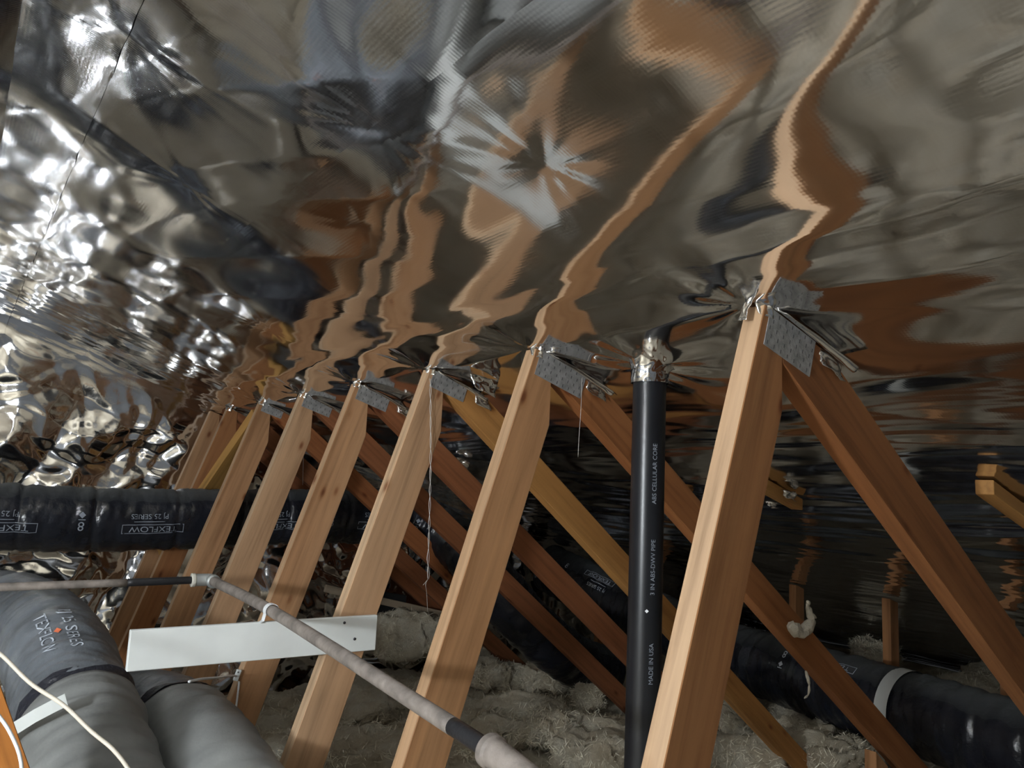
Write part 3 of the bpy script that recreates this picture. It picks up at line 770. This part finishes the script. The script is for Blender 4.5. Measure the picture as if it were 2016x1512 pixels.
# coupling at the near end
def coup(s, th):
    return .0255 + .0045 * ((s > .002) & (s < .020)) - .0045 * np.clip((s - .05) / .08, 0, 1)
tube('coupling', Path([K1 + Vector((0, .01, .001)), K2, K2 + (K2 - K1) * .25], .0025), coup, STEEL, gp, 28)
simple_tube('sealant_ring', [K1 + Vector((0, .016, .001)), K1 + Vector((0, .004, 0))], .0205, PUTTY, gp, 18, .004)
simple_tube('bare_section', [K2, K2 + (K2 - K1) * 3], .0172, DARKST, gp, 20, .03)
# strap holding the pipe on the board
ys = byf - .010
arc = [(gx + .0195 * math.cos(a), ys, C0.z + .0195 * math.sin(a)) for a in np.linspace(math.pi * 1.15, -.15 * math.pi, 14)]
arc = [(gx - .034, ys - .010, bz + .001), (gx - .022, ys, bz + .004)] + arc
V = []; F = []
for i, p in enumerate(arc):
    V += [(p[0], p[1] - .011, p[2]), (p[0], p[1] + .011, p[2])]
    if i: F.append((2 * i - 2, 2 * i - 1, 2 * i + 1, 2 * i))
o = mesh('pipe_strap', V, F, CABLEW, gp); sm = o.modifiers.new('thickness', 'SOLIDIFY'); sm.thickness = .002

# ------------------------------------------------------------------ cables, wires, clip
o = simple_tube('cable', [at(-60, 1250, 1.66), at(0, 1287, 1.62), at(60, 1345, 1.6), at(125, 1388, 1.58), at(180, 1440, 1.56), at(225, 1478, 1.54), at(262, 1530, 1.52), at(300, 1620, 1.5)], .0042, CABLE, None, 10, .015)
tag(o, 'cream cable hanging diagonally in front of the lower left duct', 'cable')
o = simple_tube('cable', [at(-70, 1330, 1.28), at(0, 1412, 1.26), at(25, 1452, 1.25), at(40, 1492, 1.24), at(44, 1540, 1.23), at(44, 1640, 1.22)], .0030, CABLEW, None, 10, .012)
tag(o, 'bright white cable in the bottom left corner', 'cable')
clipP = at_y(466, 1332, TA[3] - TH - .006)
o = simple_tube('cable', [at(372, 1342, 2.26), at(395, 1337, 2.34), at(430, 1334, 2.5), clipP, clipP + Vector((.01, .0, -.05)), clipP + Vector((.0, .01, -.3))], .0038, CABLEW, None, 10, .012)
tag(o, 'short white cable from the grey duct to a clip on the fourth web', 'cable')
ck = empty('cable_clip', clipP); tag(ck, 'small pale cable clip nailed to the side of the fourth web', 'clip')
def boxm(name, c, s, mat, parent=None, rot=(0, 0, 0), bev=.001):
    bm = bmesh.new(); bmesh.ops.create_cube(bm, size=1.0)
    for v in bm.verts: v.co = Vector((v.co.x * s[0], v.co.y * s[1], v.co.z * s[2]))
    if bev: bmesh.ops.bevel(bm, geom=list(bm.edges), offset=bev, segments=2, affect='EDGES')
    me = bpy.data.meshes.new(name); bm.to_mesh(me); bm.free()
    o = link(name, me, mat, parent); put(o, c); o.rotation_euler = rot; return o
boxm('clip_body', clipP + Vector((0, -.004, .006)), (.016, .012, .04), STRAP, ck, (0, .3, 0))
simple_tube('nail', [clipP + Vector((0, -.014, .018)), clipP + Vector((0, .002, .018))], .0025, SCREW, ck, 8, .004)

def twisted(name, pts, r, mat, lab, loose=True):
    root = empty(name, pts[0]); tag(root, lab, 'wire')
    P = Path(pts, .004, up=(0, 1, 0))
    for ph in ((0, math.pi) if loose else (0,)):
        a = P.s * 55 + ph; am = .0026 if loose else .0012
        c = P.c + am * (np.cos(a)[:, None] * P.S + np.sin(a)[:, None] * P.U) + .002 * pn(P.s / .05, P.s * 0 + ph, 91)[:, None] * P.S
        Q = Path.__new__(Path); Q.c = c; Q.s = P.s; Q.T, Q.S, Q.U = P.T, P.S, P.U
        tube('strand', Q, r, mat, root, 6)
    return root
ty2 = TA[2] - TH - .012
W0 = at_y(847, 745, ty2); W1 = at_y(848, 880, ty2); W2 = at_y(846, 1000, ty2); W3 = at_y(843, 1100, ty2); W4 = at_y(843, 1140, ty2)
r1 = twisted('hanging_wire', [W0, W1, W2, W3, W4], .0010, WIRE, 'twisted bare wire hanging from the third truss joint')
simple_tube('tail', [W4, at_y(838, 1150, ty2), at_y(840, 1168, ty2), at_y(842, 1205, ty2)], .0008, WIRE, r1, 6, .006, up=(0, 1, 0), origin=tuple(W4))
simple_tube('barb', [W4, at_y(833, 1152, ty2)], .0010, WIRE, r1, 6, .004, up=(0, 1, 0), origin=tuple(W4))
ty1 = TA[1] - TH - .02
o = simple_tube('hanging_wire', [at_y(1146, 740, ty1), at_y(1144, 800, ty1), at_y(1140, 860, ty1), at_y(1138, 900, ty1)], .0007, WIRE, None, 6, .01, up=(0, 1, 0))
tag(o, 'hair-thin loose thread hanging beside the second truss joint', 'thread')
o = simple_tube('hanging_wire', [at_y(598, 868, 3.80), at_y(597, 910, 3.80), at_y(596, 955, 3.80)], .0011, WIRE, None, 6, .01, up=(0, 1, 0))
tag(o, 'short thin wire hanging in front of the far diagonal webs', 'thread')

# ------------------------------------------------------------------ fluffs, opening
def fluff(lab, segs, seed):
    root_p = segs[0][0]
    bm = bmesh.new()
    for (a, b, r) in segs:
        a, b = Vector(a), Vector(b); n = 7
        rings = []
        ax = (b - a).normalized(); s = ax.orthogonal().normalized(); u = ax.cross(s)
        for i in range(n + 1):
            t = i / n; c = a.lerp(b, t); rr = r * (.25 + .75 * math.sin(math.pi * (.12 + .8 * t)))
            ring = []
            for k in range(10):
                an = 2 * math.pi * k / 10
                p = c + (s * math.cos(an) + u * math.sin(an)) * rr
                p += mnoise.noise_vector(p * 60 + Vector((seed, 0, 0))) * r * .5
                ring.append(bm.verts.new(p - Vector(root_p)))
            rings.append(ring)
        for i in range(n):
            for k in range(10): bm.faces.new((rings[i][k], rings[i][(k + 1) % 10], rings[i + 1][(k + 1) % 10], rings[i + 1][k]))
        bm.faces.new(rings[0][::-1]); bm.faces.new(rings[-1])
    me = bpy.data.meshes.new('insulation_tuft'); bm.to_mesh(me); bm.free()
    o = link('insulation_tuft', me, FOAM, None, True); o.location = root_p
    tag(o, lab, 'insulation'); return o
ty = TA[1] - TH - .010
g = lambda x, y, d=0.: at_y(x, y, ty - d)
fluff('ragged white insulation tuft snagged on the diagonal web right of the nearest truss',
      [(g(1555, 1228), g(1575, 1252), .022), (g(1572, 1252), g(1602, 1222), .022), (g(1600, 1230), g(1588, 1188), .013), (g(1590, 1206), g(1606, 1216), .009), (g(1592, 1192), g(1590, 1182), .009)], 2.)
fluff('thin white strand dangling in front of the long black duct',
      [(g(1587, 1322, .01), g(1594, 1350, .01), .006), (g(1594, 1348, .01), g(1592, 1370, .01), .005), (g(1592, 1368, .01), g(1583, 1375, .01), .004)], 5.)

q0 = at_y(743, 1173, 5.08); q1 = at_y(797, 1226, 5.08)
vo = empty('wall_opening', (q0.x, 5.08, 0)); tag(vo, 'dark square opening framed by wood low in the gable wall', 'opening')
plank('painted_recess', [(q0.x, q1.z), (q1.x, q1.z), (q1.x, q0.z - .01), (q0.x, q0.z + .03)], 5.08, 5.14, (1, 0), HOLE, vo, bev=0)  # solid near-black block; shade inside the opening is put into its colour
o = square_timber('cross_board', at_y(640, 1158, 5.06), at_y(880, 1212, 5.06), .03, .05, (0, 1, 0), WOOD, None, (.42, .36, .28))
tag(o, 'weathered board running above the dark square opening', 'board')

# dark lumber stamp strokes on the rearmost web
yk = TA[7] - TH - .002
for (x0, y0, x1, y1) in ((409, 914, 413, 911), (402, 922, 410, 917), (398, 928, 406, 926), (396, 935, 402, 936), (391, 940, 399, 937), (389, 948, 394, 949), (386, 957, 391, 951)):
    simple_tube('ink_mark', [at_y(x0, y0, yk), at_y(x1, y1, yk)], .004, INK, trusses[7], 6, .01, up=(0, 1, 0))
